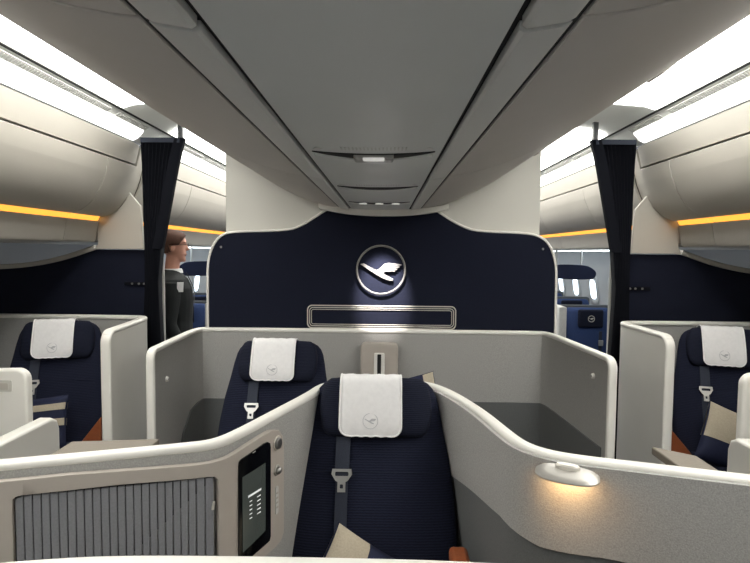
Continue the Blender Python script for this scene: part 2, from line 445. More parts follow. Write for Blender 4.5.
up = [(xz(226, 150, 3.55)[0], 1.5), (xz(226, 150, 3.55)[0], CZ + .84), (xz(541, 150, 3.55)[0], CZ + .84), (xz(541, 150, 3.55)[0], 1.5)]
obj('upper_panel', prism_y(up, YD + .037, YD + .06), 'white', div, bevel=.004)
for px, py in ((221, 247), (543, 249)):
    p = atY(px, py, YD); obj('snap_fastener', disc(p, (0, -1, 0), .008, .008, r2=.006), 'chrome', div)
# emblem
ec = atY(381, 269.8, YD)
emb = obj('emblem_ring', ring_bm((ec.x, YD - .022, ec.z), .158, .0068), 'emblem', div); tag(emb, 'raised silver ring around the bird')
cv = lambda x, y: (ec.x + (x - 381) * YD / F, ec.z - (y - 270) * YD / F)
obj('emblem_bird', prism_y(crane(350, 235, 8.04, cv), YD - .028, YD - .014), 'emblem', div, bevel=.001)
bm = bmesh.new()
for L_ in (((300, 238), (352, 236), (404, 241)), ((292, 252), (340, 249), (392, 254)), ((284, 266), (330, 264), (374, 270)), ((150, 262), (180, 272), (206, 280))):
    q_ = [cv(350 + x / 8.04, 235 + y / 8.04) for x, y in L_]
    tube([(x, YD - .0285, z) for x, z in q_], .0022, bm, 5)
obj('feather_lines', bm, 'pegrey', div)
obj('emblem_posts', loft([[(ec.x + a, YD - .015, ec.z - .01 + b) for a, b in ((-.01, 0), (0, -.01), (.01, 0), (0, .01))], [(ec.x + a, YD + .003, ec.z - .01 + b) for a, b in ((-.01, 0), (0, -.01), (.01, 0), (0, .01))]]), 'silver', div)
# literature pocket
pk = thing('literature_pocket', 'long navy literature pocket with nested silver rims under the emblem', 'pocket', (ec.x, YD, 1.2))
x0, z1 = xz(308, 305, YD); x1, z0 = xz(455, 329, YD)
obj('backing', prism_y(roundrect(x0, x1, z0, z1, .03), YD - .016, YD - .001), 'navyw', pk)
for ins, yy, r in ((0, .018, .0042), (.014, .020, .003), (.026, .021, .0022)):
    pr = roundrect(x0 + ins, x1 - ins, z0 + ins, z1 - ins, max(.03 - ins * .6, .01))
    obj('rim', tube([(x, YD - yy, z) for x, z in pr], r, None, 6, closed=True), 'silver', pk)

# side dividers, curtains
for sgn, sd in ((-1, 'left'), (1, 'right')):
    t = thing('side_divider', 'navy cloth side divider with curved top behind the %s window seat' % sd, 'divider', (sgn * 2.1, YD, 0), group='side dividers')
    pf = [(1.50, .03), (1.50, CZ - .06), (1.53, CZ - .012), (1.58, CZ), (1.93, CZ + .0)]
    arc = [(1.97, -.01), (2.07, -.045), (2.18, -.078), (2.30, -.103), (2.42, -.120), (2.56, -.130), (2.64, -.13)]
    pf += [(x, CZ + z) for x, z in arc] + [(2.64, .8), (2.64, .03)]
    obj('fabric_panel', prism_y([(sgn * x, z) for x, z in pf], YD, YD + .04), 'navyw', t)
    # pale curved rim
    q = chaikin([(1.92, .012), (1.99, -.012), (2.07, -.040), (2.18, -.072), (2.30, -.097), (2.42, -.114), (2.56, -.124), (2.64, -.124)], 2)
    rings = []
    for i, v in enumerate(q):
        tt = (q[min(i + 1, len(q) - 1)] - q[max(i - 1, 0)]).normalized(); nn = Vector((tt.y, -tt.x)) * -1
        if nn.y < 0: nn = -nn
        rings.append([(sgn * (v.x + nn.x * b), YD + a, CZ + v.y + nn.y * b) for a, b in ((-.03, -.012), (-.03, .012), (-.018, .020), (.05, .020), (.055, -.008))])
    obj('curved_rim', loft(rings), 'binlow', t)
    e = [Vector((sgn * x, YD + .05, z)) for x, z in ((1.505, .04), (1.505, CZ - .60), (1.505, CZ - .10), (1.515, CZ - .03), (1.54, CZ - .005), (1.57, CZ + .005))]
    obj('end_post', tube(e[:1] + chaikin(e[1:], 2), .017, None, 10), 'grille', t)
    # curtain
    c = thing('curtain', 'gathered black pleated curtain beside the %s aisle opening' % sd, 'curtain', (sgn * 1.5, 3.43, 0), group='black curtains')
    rows = [(2.365, 1.572, 1.30), (2.30, 1.57, 1.32), (2.2, 1.565, 1.345), (2.0, 1.562, 1.385), (1.8, 1.56, 1.425), (1.66, 1.558, 1.452), (1.5, 1.56, 1.468), (1.44, 1.56, 1.475), (1.3, 1.565, 1.47), (.9, 1.575, 1.455), (.05, 1.58, 1.44)]
    rr = []
    N = 60
    fine = []
    for (za, a1, a2), (zb, b1, b2) in zip(rows, rows[1:]):
        for q_ in range(4): f = q_ / 4; fine.append((za + (zb - za) * f, a1 + (b1 - a1) * f, a2 + (b2 - a2) * f))
    fine.append(rows[-1])
    for z, xa, xb in fine:
        wd = abs(xb - xa); amp = .010 + .006 * math.sin(z * 3)
        ring = []
        for i in range(N):
            f = i / (N - 1); ring.append((sgn * (xa + (xb - xa) * f), 3.405 - amp * math.sin(f * 2 * PI * 10 + .4 * math.sin(z * 4)), z))
        for i in range(N - 1, -1, -1):
            f = i / (N - 1); ring.append((sgn * (xa + (xb - xa) * f), 3.465 - .3 * amp * math.sin(f * 2 * PI * 9), z))
        rr.append(ring)
    obj('drape', loft(rr), 'curtain', c, sharp=70)
    # smooth binding on the aisle edge of the curtain
    br = [[(sgn * (xb + d), y_, z) for d, y_ in ((.012, 3.39), (.045, 3.385), (.045, 3.395), (-.012, 3.43), (-.012, 3.40))] for z, xa, xb in rows[:6]]
    obj('edge_band', loft(br), 'curtain', c)
    obj('heading_tape', box(*sorted((sgn * 1.565, sgn * 1.315)), 3.388, 3.396, 2.335, 2.365), 'belt', c)
    obj('hanger', box(*sorted((sgn * 1.335, sgn * 1.305)), 3.41, 3.44, 2.355, CZ + .84), 'pegrey', c)
    b = thing('tieback_strap', 'short black tieback strap with silver snaps on the %s divider' % sd, 'strap', (sgn * 1.65, 3.49, 1.44), group='tieback straps')
    obj('webbing', box(*sorted((sgn * 1.735, sgn * 1.57)), 3.486, 3.498, 1.415, 1.437), 'curtain', b, bevel=.003)
    for xx in (1.60, 1.635, 1.68):
        obj('snap', disc((sgn * xx, 3.486, 1.426), (0, -1, 0), .007, .004), 'chrome', b)

# ================================================================== SEAT SHELLS
def shell(name, label, path, z1, z0, parts_fab=None, wall_mat='fab', loc=None, ends=True, thick=.034, tw=.044, th=.024, group=None):
    t = thing(name, label, 'seat shell', loc, group=group)
    obj('wall', ribbon(path, [(0, z0), (path.len, z0), (path.len, z1 - th), (0, z1 - th)], -thick / 2, thick / 2, step=.04), wall_mat, t)
    pts, sd = trim_path(path, z1 - th, z0 if ends else None, z0 if ends else None)
    obj('trim', sweep(pts, sd, sect(tw, -.004, th)), 'cream', t)
    return t
# far centre suite
farp = Path([(-1.20, 2.68), (-1.215, 3.0), (-1.235, 3.43), (-1.15, 3.455), (0, 3.455), (.98, 3.455), (1.06, 3.43), (1.09, 3.0), (1.118, 2.60)], 3)
FZ = CZ - .505
fs = shell('seat_shell', 'long grey cloth seat shell with cream rim in front of the emblem divider', farp, FZ, .02, loc=(-.06, 3.4, 0))
# darker lower cladding along the inside; its curved left end stands in for shade
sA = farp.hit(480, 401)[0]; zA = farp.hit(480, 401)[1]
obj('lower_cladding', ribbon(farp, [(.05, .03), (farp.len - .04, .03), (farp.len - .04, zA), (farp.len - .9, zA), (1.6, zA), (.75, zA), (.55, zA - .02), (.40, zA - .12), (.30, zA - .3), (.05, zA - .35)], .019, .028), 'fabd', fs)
for px, py in ((597, 376), (163, 379)):
    s, z = farp.hit(px, py); p = farp.w(s, .018, z); n = farp.at(s)[2]
    h = obj('coat_hook', disc(p, (n.x, n.y, 0), .016, .012, r2=.012), 'cream', fs)
    obj('button', disc(p + Vector((n.x, n.y, 0)) * .012, (n.x, n.y, 0), .007, .003), 'chrome', h)
# centre post unit on the far wall
x0, z1 = xz(361, 342, 3.40); x1, _ = xz(398, 342, 3.40)
u = thing('storage_column', 'greige storage column with a dark centre slot on the far shell', 'storage unit', ((x0 + x1) / 2, 3.40, 0))
obj('housing', prism_y(roundrect(x0, x1, .06, z1, .03), 3.35, 3.422), 'greige', u, bevel=.008, seg=3)
xm = (x0 + x1) / 2
obj('recess', prism_y(roundrect(xm - .034, xm + .034, .5, z1 - .06, .008), 3.342, 3.352), 'cream', u, bevel=.003)
obj('slot', prism_y(roundrect(xm - .012, xm + .012, .5, z1 - .068, .004), 3.338, 3.343), 'groove', u)

# near centre suite
nearp = Path([(-1.25, 1.19), (-.93, 1.28), (-.55, 1.405), (-.475, 1.435), (-.435, 1.50), (-.355, 1.73), (-.278, 1.95), (-.25, 2.07), (-.20, 2.14), (-.12, 2.15), (.08, 2.15), (.17, 2.14), (.22, 2.07), (.27, 1.96), (.33, 1.755), (.368, 1.54), (.395, 1.44), (.47, 1.375), (.66, 1.32), (.90, 1.25), (1.25, 1.15)], 3)
NZ = CZ - .527
ns = shell('seat_shell', 'nearest grey cloth seat shell wrapping the big navy seat, cream rim', nearp, NZ, .02, loc=(0, 1.7, 0), thick=.034, tw=.039, th=.020)
H = lambda x, y, d=.04: nearp.hit(x, y, d)
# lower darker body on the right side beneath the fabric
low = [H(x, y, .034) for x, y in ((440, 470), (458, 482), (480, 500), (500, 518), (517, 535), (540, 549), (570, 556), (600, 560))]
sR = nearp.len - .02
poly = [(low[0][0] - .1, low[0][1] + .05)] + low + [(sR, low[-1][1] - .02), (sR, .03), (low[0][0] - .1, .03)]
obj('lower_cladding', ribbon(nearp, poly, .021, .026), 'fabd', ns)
up_ = [(low[0][0] - .1, low[0][1] + .058)] + [(s, z + .006) for s, z in low] + [(sR, low[-1][1] - .012), (sR, NZ - .012), (low[0][0] - .1, NZ - .012)]
obj('upholstered_panel', ribbon(nearp, up_, .021, .034), 'fab', ns)
# console frame on the left
fr = [(0, 482), (67, 475), (187, 466), (210, 463), (227, 458), (245, 447), (262, 436), (272, 430.5), (279, 430), (283, 436), (284, 450), (284, 532), (281, 541), (275, 548), (262, 559), (248, 568)]
frs = [H(*p) for p in fr]
zB = .62
frs = [(.04, frs[0][1])] + frs + [(frs[-1][0], zB), (.04, zB)]
op = [H(*p) for p in ((12, 510), (12.5, 500), (16, 497), (22, 495.6), (120, 485), (208, 477), (215, 477), (218, 480), (218.5, 486))]
op = op + [(op[-1][0], zB + .04), (op[0][0], zB + .04)]
con = thing('side_console', 'greige side console with slatted door and control screen, left of big seat', 'console', (-.7, 1.3, 0))
obj('frame', ribbon(nearp, frs, .022, .040, holes=[op]), 'greige', con, bevel=.004, seg=3)
obj('recess_back', ribbon(nearp, [(op[0][0] - .01, zB), (op[-1][0] , zB), (op[-3][0] , H(218, 479)[1] + .003), (op[0][0] - .01, H(12, 497)[1] + .003)], .0215, .024), 'groove', con)
door = None
sa, sb = op[0][0] + .004, op[8][0] - .006
nsl = 24
def topz(s):
    t = (s - op[0][0]) / (op[8][0] - op[0][0]); a = op[1][1]; b = op[7][1]
    # opening top follows a straight edge
    return op[3][1] + (op[5][1] - op[3][1]) * ((s - op[3][0]) / (op[5][0] - op[3][0])) - .004
for j in range(nsl):
    s0 = sa + (sb - sa) * j / nsl; s1 = sa + (sb - sa) * (j + 1) / nsl - .0022
    z0_, z1_ = topz(s0), topz(s1)
    if j == 0: z0_ -= .006
    obj('slat', ribbon(nearp, [(s0, zB + .045), (s1, zB + .045), (s1, z1_), (s0, z0_)], .0245, .0325, step=.5), 'slat', con, bevel=.0022, seg=2)
ls, lz = H(213.5, 506)
obj('latch', ribbon(nearp, [(ls - .003, lz - .012), (ls + .002, lz - .012), (ls + .004, lz + .010), (ls, lz + .010)], .0325, .038, step=.5), 'silver', con)
# control screen
def hs(l): return [H(*p) for p in l]
sc = hs([(238, 560), (238, 466), (238.5, 462), (240, 459.5), (243, 457.5), (263, 443.4), (266.5, 441.8), (269, 443), (269.6, 447), (269.6, 536), (268.5, 540.5), (266, 543), (246, 560)])
scr = obj('control_screen', ribbon(nearp, sc, .0405, .0445), 'black', con)
obj('display', ribbon(nearp, hs([(241.5, 552), (241, 477), (264, 462.5), (264, 530)]), .0447, .0456), 'screen', scr)
bm = bmesh.new()
def mark(x0, y0, x1, y1, th):
    a, b, c, d = H(x0, y0), H(x1, y1), H(x1, y1 + th), H(x0, y0 + th)
    vs = []
    b2 = ribbon(nearp, [a, b, c, d], .0457, .0461, step=.5)
    me = bpy.data.meshes.new('tmp'); b2.to_mesh(me); b2.free(); bm.from_mesh(me); bpy.data.meshes.remove(me)
mark(246.5, 495.5, 259.5, 487.5, 2.2)
for r_ in range(5):
    yy = 501 + r_ * 4.2
    mark(248, yy, 250.5, yy - 1.5, 1.0); mark(255.5, yy - 4.8, 259, yy - 7, 1.0)
obj('text', bm, 'text', scr)
bm = bmesh.new()
for q_ in ((251, 452.4, 254, 450.4, .7),): mark(*q_)
obj('mark', bm, 'grille', scr)
def wall_disc(px, py, r, h, d=.040, r2=None, nm='knob', m='chrome', par=con):
    s, z = H(px, py); p = nearp.w(s, d, z); n = nearp.at(s)[2]
    return obj(nm, disc(p, (n.x, n.y, 0), r, h, r2=r2, n=28), m, par, bevel=.0015)
sx, sz = H(277, 443); 
k1 = wall_disc(277, 443, .024, .003, m='silver', nm='dial_ring'); wall_disc(277, 443, .019, .008, d=.043, r2=.016, nm='dial', m='chrome')
wall_disc(276.5, 470, .018, .004, m='lampmetal', nm='dial_ring'); s, z = H(276.5, 470); p = nearp.w(s, .046, z); obj('joystick', ball(p, .0125), 'chrome', con)
s0, zz0 = H(276.5, 486); s1, zz1 = H(276.5, 514)
obj('card_slot', ribbon(nearp, roundrect(s0 - .009, s0 + .009, zz1, zz0, .008), .040, .0425, step=.5), 'grille', con)
for q_ in range(4):
    f = zz1 + (zz0 - zz1) * (.25 + q_ * .17)
    obj('key', ribbon(nearp, roundrect(s0 - .005, s0 + .005, f - .003, f + .003, .002), .0425, .0435, step=.5), 'greige', con)
# console tops behind the shell
for sgn, sd in ((-1, 'left'), (1, 'right')):
    xs = (-.89, -.65) if sgn < 0 else (.765, .855)
    yb = lambda x: 1.46 if sgn < 0 else 1.43
    def wally(x):
        best = min(range(400), key=lambda i: abs(nearp.at(nearp.len * (i / 400 * .36 + (0 if sgn < 0 else .64)))[0].x - x))
        return nearp.at(nearp.len * (best / 400 * .36 + (0 if sgn < 0 else .64)))[0].y
    P = [(x, wally(x) + .03) for x in [xs[0] + (xs[1] - xs[0]) * i / 6 for i in range(7)]]
    P = P + [(xs[1], 1.50), (xs[0], 1.44 if sgn > 0 else 1.47)] if sgn < 0 else P + [(xs[1], 1.435), (xs[0], 1.50)]
    bm = bmesh.new(); a = [bm.verts.new((x, y, 1.08)) for x, y in P]; b = [bm.verts.new((x, y, 1.103)) for x, y in P]
    bm.faces.new(a); bm.faces.new(b)
    for i in range(len(a)): bm.faces.new((a[i], a[(i + 1) % len(a)], b[(i + 1) % len(b)], b[i]))
    o = obj('ledge', bm, 'shelf', ns, bevel=.004)

# wall lamp on the right
s, z = H(567, 474, .07)
p, tg, n = nearp.at(s); n3 = Vector((n.x, n.y, 0)); t3 = Vector((tg.x, tg.y, 0))
lamp = thing('wall_lamp', 'oval silver reading lamp glowing warm on the right cloth wall', 'lamp', nearp.w(s, .034, z))
c0 = nearp.w(s, .034, z) + n3 * .040
rings = []
for a, b, h in ((.073, .038, -.005), (.077, .042, -.002), (.077, .042, .001), (.072, .038, .005), (.052, .026, .007), (.02, .010, .0075)):
    rings.append(superring(c0 + Vector((0, 0, h)), t3, n3 + Vector((0, 0, -.14)), a, b, 2.5, 40))
obj('shade', loft(rings), 'lampmetal', lamp)
rings = [[c0 + t3 * .060 * math.cos(2 * PI * i / 36) + n3 * .024 * math.sin(2 * PI * i / 36) + Vector((0, 0, h)) for i in range(36)] for h in (-.008, -.004)]
obj('lamp_lens', loft(rings), 'warm', lamp)
hc = c0 - n3 * .018 + Vector((0, 0, .008))
rings = [[hc + t3 * a * math.cos(2 * PI * i / 28) + n3 * b * math.sin(2 * PI * i / 28) + Vector((0, 0, h)) for i in range(28)] for a, b, h in ((.030, .012, 0), (.030, .012, .008), (.026, .009, .012))]
obj('switch', loft(rings), 'silver', lamp)
L = bpy.data.lights.new('reading_light', 'AREA'); L.shape = 'ELLIPSE'; L.size = .11; L.size_y = .04; L.energy = .24; L.color = (1, .62, .30)
lo = bpy.data.objects.new('reading_light', L); COL.objects.link(lo); lo.parent = lamp; lo.location = n3 * .036 + Vector((0, 0, -.012))

# shell of the row in front, only its rim shows
frontp = Path([(-1.15, .70), (-.80, .79), (-.58, .836), (-.42, .855), (0, .858), (.19, .852), (.5, .83), (.9, .76)], 3)
shell('seat_shell', 'closest seat shell, only its cream rim showing at the bottom of the photo', frontp, CZ - .5215, .02, loc=(0, .8, 0), ends=True, thick=.035, tw=.055, th=.026)

# window suites
for sgn, sd in ((-1, 'left'), (1, 'right')):
    dy = 0 if sgn < 0 else .05
    wp = [(-2.6, 3.365), (-1.62, 3.365), (-1.52, 3.33), (-1.49, 3.1), (-1.452, 2.72)] if sgn < 0 else [(1.49, 2.78), (1.485, 3.1), (1.478, 3.33), (1.60, 3.365), (2.6, 3.365)]
    p = Path(wp, 3)
    WZ = CZ - .42
    t = thing('seat_shell', 'cream and grey shell with side wing around the %s window seat' % sd, 'seat shell', (sgn * 2, 3.4, 0), group='window seat shells')
    obj('wall', ribbon(p, [(0, .02), (p.len, .02), (p.len, WZ - .02), (0, WZ - .02)], -.016, .016, step=.04), 'fab', t)
    # outer cream skin on the aisle face of the wing (the outer side is the negative side)
    if sgn < 0: o1, o2 = p.len - .66, p.len
    else: o1, o2 = 0, .66
    obj('wing_skin', ribbon(p, roundrect(o1, o2, .3, WZ - .024, .04), -.024, -.0165), 'cream', t)
    pts, sds = trim_path(p, WZ - .02, .02 if sgn > 0 else None, .02 if sgn < 0 else None, rad=.05)
    obj('trim', sweep(pts, sds, sect(.052, -.006, .020)), 'cream', t)
    # next row forward: tall panel and low aisle side wall
    x1_ = 1.575 if sgn < 0 else 1.545
    bp = Path([(sgn * 2.6, 2.30), (sgn * 2.0, 2.30), (sgn * x1_, 2.30)] if sgn < 0 else [(x1_, 2.30), (2.0, 2.30), (2.6, 2.30)], 1)
    t = thing('privacy_panel', 'tall cream privacy panel with round-cornered top at the %s frame edge' % sd, 'panel', (sgn * 2.1, 2.3, 0), group='privacy panels')
    zt = xz(10, 368, 2.3)[1] if sgn < 0 else xz(745, 373, 2.3)[1]
    pl = bp.len; R_ = .05
    if sgn < 0: out = [(0, .02), (pl, .02), (pl, zt - R_)] + [(pl - R_ + R_ * math.cos(a), zt - R_ + R_ * math.sin(a)) for a in [PI / 12 * i for i in range(1, 7)]] + [(0, zt - .03)]
    else: out = [(pl, .02), (0, .02), (0, zt - R_)] + [(R_ - R_ * math.cos(a), zt - R_ + R_ * math.sin(a)) for a in [PI / 12 * i for i in range(1, 7)]] + [(pl, zt)]
    obj('board', ribbon(bp, out, -.022, .022, step=.2), 'cream', t, bevel=.012, seg=4)
    s0 = pl - .10 if sgn < 0 else .10
    ix0, iz1 = s0 - .035, zt - .05
    obj('label_plate', ribbon(bp, roundrect(ix0, ix0 + .07, iz1 - .05, iz1, .006), .022, .025, step=.5), 'white', t)
    obj('plate_rim', ribbon(bp, roundrect(ix0 + .016, ix0 + .054, iz1 - .042, iz1 - .012, .005), .025, .0262, step=.5), 'greige' if False else 'bin', t)
    t = thing('armrest_wall', 'low cream armrest wall with rounded end beside the %s aisle' % sd, 'armrest', (sgn * 1.45, 2.1, 0), group='low armrest walls')
    za = CZ - .725
    yy1 = 2.27 if sgn < 0 else 2.14
    prof = [(1.3, .02), (yy1, .02), (yy1, za - .06), (yy1 - .015, za - .02), (yy1 - .05, za), (1.3, za)]
    xa = 1.445 if sgn < 0 else 1.415
    obj('board', prism_x(prof, *sorted((sgn * (xa - .02), sgn * (xa + .045)))), 'cream', t, bevel=.012, seg=4)
    obj('ledge', box(*sorted((sgn * (xa + .05), sgn * (xa + .3))), 1.3, yy1 - .1, za - .16, za - .13), 'shelf', t)

# ================================================================== SEATS
def make_seat(name='lie_flat_seat'):
    t = thing(name, '', 'seat', (0, 0, 0))
    # seat back: origin on the floor under the headrest front; front faces -y
    c26 = math.radians(22)
    upv = Vector((0, math.sin(c26), math.cos(c26))); fw = Vector((0, -math.cos(c26), math.sin(c26)))
    top = Vector((0, .09, 1.158))
    def P(u, v, d): return Vector((u, 0, 0)) + top - upv * v + fw * d      # v down from top, d towards sitter
    hw = [(0, .150), (.008, .180), (.02, .201), (.04, .219), (.07, .232), (.12, .243), (.2, .256), (.3, .275), (.42, .289), (.54, .295), (.64, .294), (.72, .285)]
    rings = []
    for v, w in hw:
        dd = .045 if v > .03 else .02 + v * .8
        rings.append(superring(P(0, v, 0), (1, 0, 0), fw, w, dd, 3.2, 36))
    obj('backrest', loft(rings), 'navy', t, local=True, sharp=50)
    # piping seam across back
    obj('seam', tube([P(u, .345, .0455) for u in [-.22 + .44 * i / 12 for i in range(13)]], .0018, None, 6), 'navyh', t, local=True)
    # head cushion: wide rounded pad
    rings = []
    for k_ in range(13):
        a = -PI / 2 + PI * k_ / 12
        v = .115 - .108 * math.sin(a) * 1.0
        w = .140 + .068 * abs(math.cos(a)) ** .55
        rings.append(superring(P(0, v, .05), (1, 0, 0), fw, w, .012 + .034 * abs(math.cos(a)) ** .6, 3.0, 36))
    hc_ = obj('headrest', loft(rings), 'navyh', t, local=True, sharp=60)
    # cloth: folded over the top of the pad
    prof = [(.15, .012), (.10, -.028 + .0), (.06, -.03)]
    cl = []
    line = [(.06, -.052), (.02, -.052), (-.004, -.040), (-.009, -.01), (-.009, .03), (-.004, .07), (.01, .094), (.04, .102), (.10, .1045), (.16, .1035), (.20, .098), (.222, .090)]
    line = [(v.x, v.y) for v in chaikin(line, 2)]
    nU = 16; n = len(line); total = 0
    rows_ = []
    acc = [0]
    for a_, b_ in zip(line, line[1:]): acc.append(acc[-1] + math.hypot(b_[0] - a_[0], b_[1] - a_[1]))
    for i_, (v, d) in enumerate(line):
        rem = acc[-1] - acc[i_]; r_ = .035
        w = .112
        if rem < r_: w = .112 - r_ + math.sqrt(max(0, r_ * r_ - (r_ - rem) ** 2))
        rows_.append([P(-.018 + w * (-1 + 2 * j / nU), v + .0015 * math.sin(j * 1.7), d + .0015 * math.sin(j * .9 + i_ * .35)) for j in range(nU + 1)])
    bm = loft(rows_, cap=False, closed=False)
    cv_ = obj('headrest_cover', bm, 'linen', t, local=True, sharp=180, solid=.003)
    tag(cv_, 'white cloth cover over the headrest')
    bm = bmesh.new()
    edge = [rw[0] + fw * .002 for rw in rows_[6:]] + [rows_[-1][j] + fw * .002 for j in range(1, nU)] + [rw[-1] + fw * .002 for rw in reversed(rows_[6:])]
    obj('hem', tube(edge, .0032, None, 6), 'hem', cv_, local=True)
    # embroidered emblem
    ce = .182
    bm = tube([P(-.018 + .027 * math.cos(a), ce - .012 - .027 * math.sin(a), .1055 + (0 if math.sin(a) > -.3 else -.0035)) for a in [2 * PI * i / 28 for i in range(28)]], .0010, None, 5, closed=True)
    obj('embroidered_ring', bm, 'stitch', cv_, local=True)
    Q = crane(350, 235, 8.04, lambda x, y: ((x - 381) * .00105, (y - 271) * .00105 - .012))
    bm = bmesh.new(); a = [bm.verts.new(P(-.018 + x, ce + y, .102)) for x, y in Q]; b = [bm.verts.new(P(-.018 + x, ce + y, .1062)) for x, y in Q]
    bm.faces.new(a); bm.faces.new(b)
    for i in range(len(a)): bm.faces.new((a[i], a[(i + 1) % len(a)], b[(i + 1) % len(b)], b[i]))
    obj('embroidered_bird', bm, 'stitch', cv_, local=True)
    # shoulder belt
    bx_ = -.118
    bl = obj('seat_belt', loft([[P(bx_ - .026 + off, v, d), P(bx_ + .026 + off, v, d), P(bx_ + .026 + off, v, d - .004), P(bx_ - .026 + off, v, d - .004)] for v, d, off in ((.20, .055, .002), (.26, .058, .001), (.345, .060, 0))]), 'belt', t, local=True)
    bm = bmesh.new()
    # buckle tongue: frame with slot and blade
    out = [(-.034, 0), (.034, 0), (.037, .018), (.022, .040), (.014, .044), (.014, .078), (-.014, .078), (-.014, .044), (-.022, .040), (-.037, .018)]
    hole1 = roundrect(-.024, .024, .010, .024, .004, 3); hole2 = roundrect(-.006, .006, .052, .066, .003, 3)
    bm = prism_y([(x, z) for x, z in out], 0, .006, holes=[hole1, hole2])
    for v in bm.verts: v.co = P(bx_ + v.co.x, .335 + v.co.z, .060 + v.co.y)
    obj('buckle', bm, 'chrome', bl, local=True)
    obj('webbing_loop', loft([[P(bx_ - .022, v, d), P(bx_ + .022, v, d), P(bx_ + .022, v, d - .003), P(bx_ - .022, v, d - .003)] for v, d in ((.348, .0575), (.42, .055), (.55, .056), (.66, .07))]), 'belt', bl, local=True)
    # seat cushion, base
    obj('seat_cushion', loft([superring((0, y, z), (1, 0, 0), (0, 0, 1), w, h, 3.5, 28) for y, z, w, h in ((-.13, .50, .25, .05), (-.2, .49, .262, .06), (-.4, .48, .262, .062), (-.6, .475, .262, .06), (-.66, .465, .25, .045), (-.675, .46, .22, .03))]), 'navy', t, local=True, sharp=60)
    obj('base', box(-.22, .22, -.58, .05, 0, .44), 'greige', t, local=True, bevel=.02)
    return t
proto = make_seat()
def set_seat(o, x, y, sc, label, rz=0, sx=1):
    o.location = (x, y, 0); o.scale = (sx, sx, sc); o.rotation_euler = (0, 0, rz); o['label'] = label; o['group'] = 'navy lie flat seats'
set_seat(proto, -.030, 1.955, 1.0, 'big navy seat in the foreground with white headrest cover and silver belt buckle')
o = copy_tree(proto); set_seat(o, -.560, 2.76, 1.0, 'navy seat behind and left of the big foreground seat')
o = copy_tree(proto); set_seat(o, -1.90, 3.03, 1.047, 'navy window seat on the left with striped pillow', math.radians(17), .93)
o = copy_tree(proto); set_seat(o, 1.935, 3.03, 1.047, 'navy window seat on the right with beige pillow', math.radians(-15), .93)

# pillows
def pillow(label, loc, rot, w, h, th, stripes):
    t = thing('pillow', label, 'pillow', loc, group='pillows')
    R = Matrix.Rotation(rot[2], 3, 'Z') @ Matrix.Rotation(rot[1], 3, 'Y') @ Matrix.Rotation(rot[0], 3, 'X')
    n = 20
    def f(u, v, sg, off=0):
        ex = 1 - (1 - abs(u) ** 2.6) * 0
        T = th * (max(0, 1 - abs(u) ** 2.5)) ** .5 * (max(0, 1 - abs(v) ** 2.5)) ** .5
        pinch = 1 - .06 * (1 - abs(v) ** 2) if abs(u) > .99 else 1
        return R @ Vector((w * u * (1 - .05 * (1 - v * v)), sg * (T + off), h * v * (1 - .05 * (1 - u * u))))
    def patch(u0, u1, v0, v1, off):
        bm = bmesh.new()
        for sg in (-1, 1):
            g = [[bm.verts.new(f(u0 + (u1 - u0) * i / n, v0 + (v1 - v0) * j / n, sg, off)) for j in range(n + 1)] for i in range(n + 1)]
            for i in range(n):
                for j in range(n): bm.faces.new((g[i][j], g[i + 1][j], g[i + 1][j + 1], g[i][j + 1]))
        bmesh.ops.remove_doubles(bm, verts=bm.verts, dist=.0004)
        return bm
    obj('cushion', patch(-1, 1, -1, 1, 0), 'pnavy', t, local=True, sharp=80)
    for (u0, u1, v0, v1) in stripes:
        obj('stripe', patch(u0, u1, v0, v1, .0022), 'beige', t, local=True, sharp=80)
    return t
pillow('beige and navy pillow lying against the big foreground seat', (-.085, 1.62, .60), (math.radians(-30), math.radians(35), math.radians(8)), .14, .13, .045, [(-.98, -.1, -.98, .98)])
pillow('navy pillow with two beige stripes on the left window seat', (-1.84, 2.74, .72), (math.radians(-18), math.radians(-6), math.radians(4)), .155, .14, .05, [(-.2, .98, .45, .70), (-.2, .98, -.15, .12)])
pillow('beige and navy pillow on the right window seat', (1.80, 2.74, .69), (math.radians(-18), math.radians(22), math.radians(-6)), .15, .155, .05, [(-.98, .12, -.2, .98)])
pillow('navy pillow with pale end peeking up behind the big foreground seat', (.135, 2.62, .885), (math.radians(-10), math.radians(-14), 0), .15, .14, .045, [(.62, .98, -.98, .98)])
o = obj('side_table', box(-.02, .42, 2.34, 3.0, 0, .735), 'fabd', bevel=.02); tag(o, 'dark grey side table behind the big foreground seat', 'table')

# leather armrests
for sgn, sd in ((-1, 'left'), (1, 'right')):
    Yb = 2.86
    a = [xz(*p, Yb) for p in ((100.5, 417), (80, 443), (80, 500), (100.5, 500))] if sgn < 0 else [xz(*p, Yb) for p in ((667, 424), (692, 454), (692, 500), (667, 500))]
    t = thing('armrest', 'tan leather armrest between the %s window seat and its wing' % sd, 'armrest', (a[0][0], Yb, .2), group='tan leather armrests')
    obj('pad', prism_y(a, Yb, Yb + .10), 'leather', t, bevel=.008)
    obj('support', box(min(p[0] for p in a) + .01, max(p[0] for p in a) - .01, Yb + .01, Yb + .09, 0, min(p[1] for p in a) + .005), 'greige', t)
t = thing('armrest', 'tan leather armrest by the right side of the foreground seat', 'armrest', (.25, 1.5, 0), group='tan leather armrests')
obj('pad', box(.215, .275, 1.42, 1.68, .65, .70), 'leather', t, bevel=.015, seg=3)
obj('support', box(.225, .268, 1.44, 1.64, .0, .653), 'greige', t)

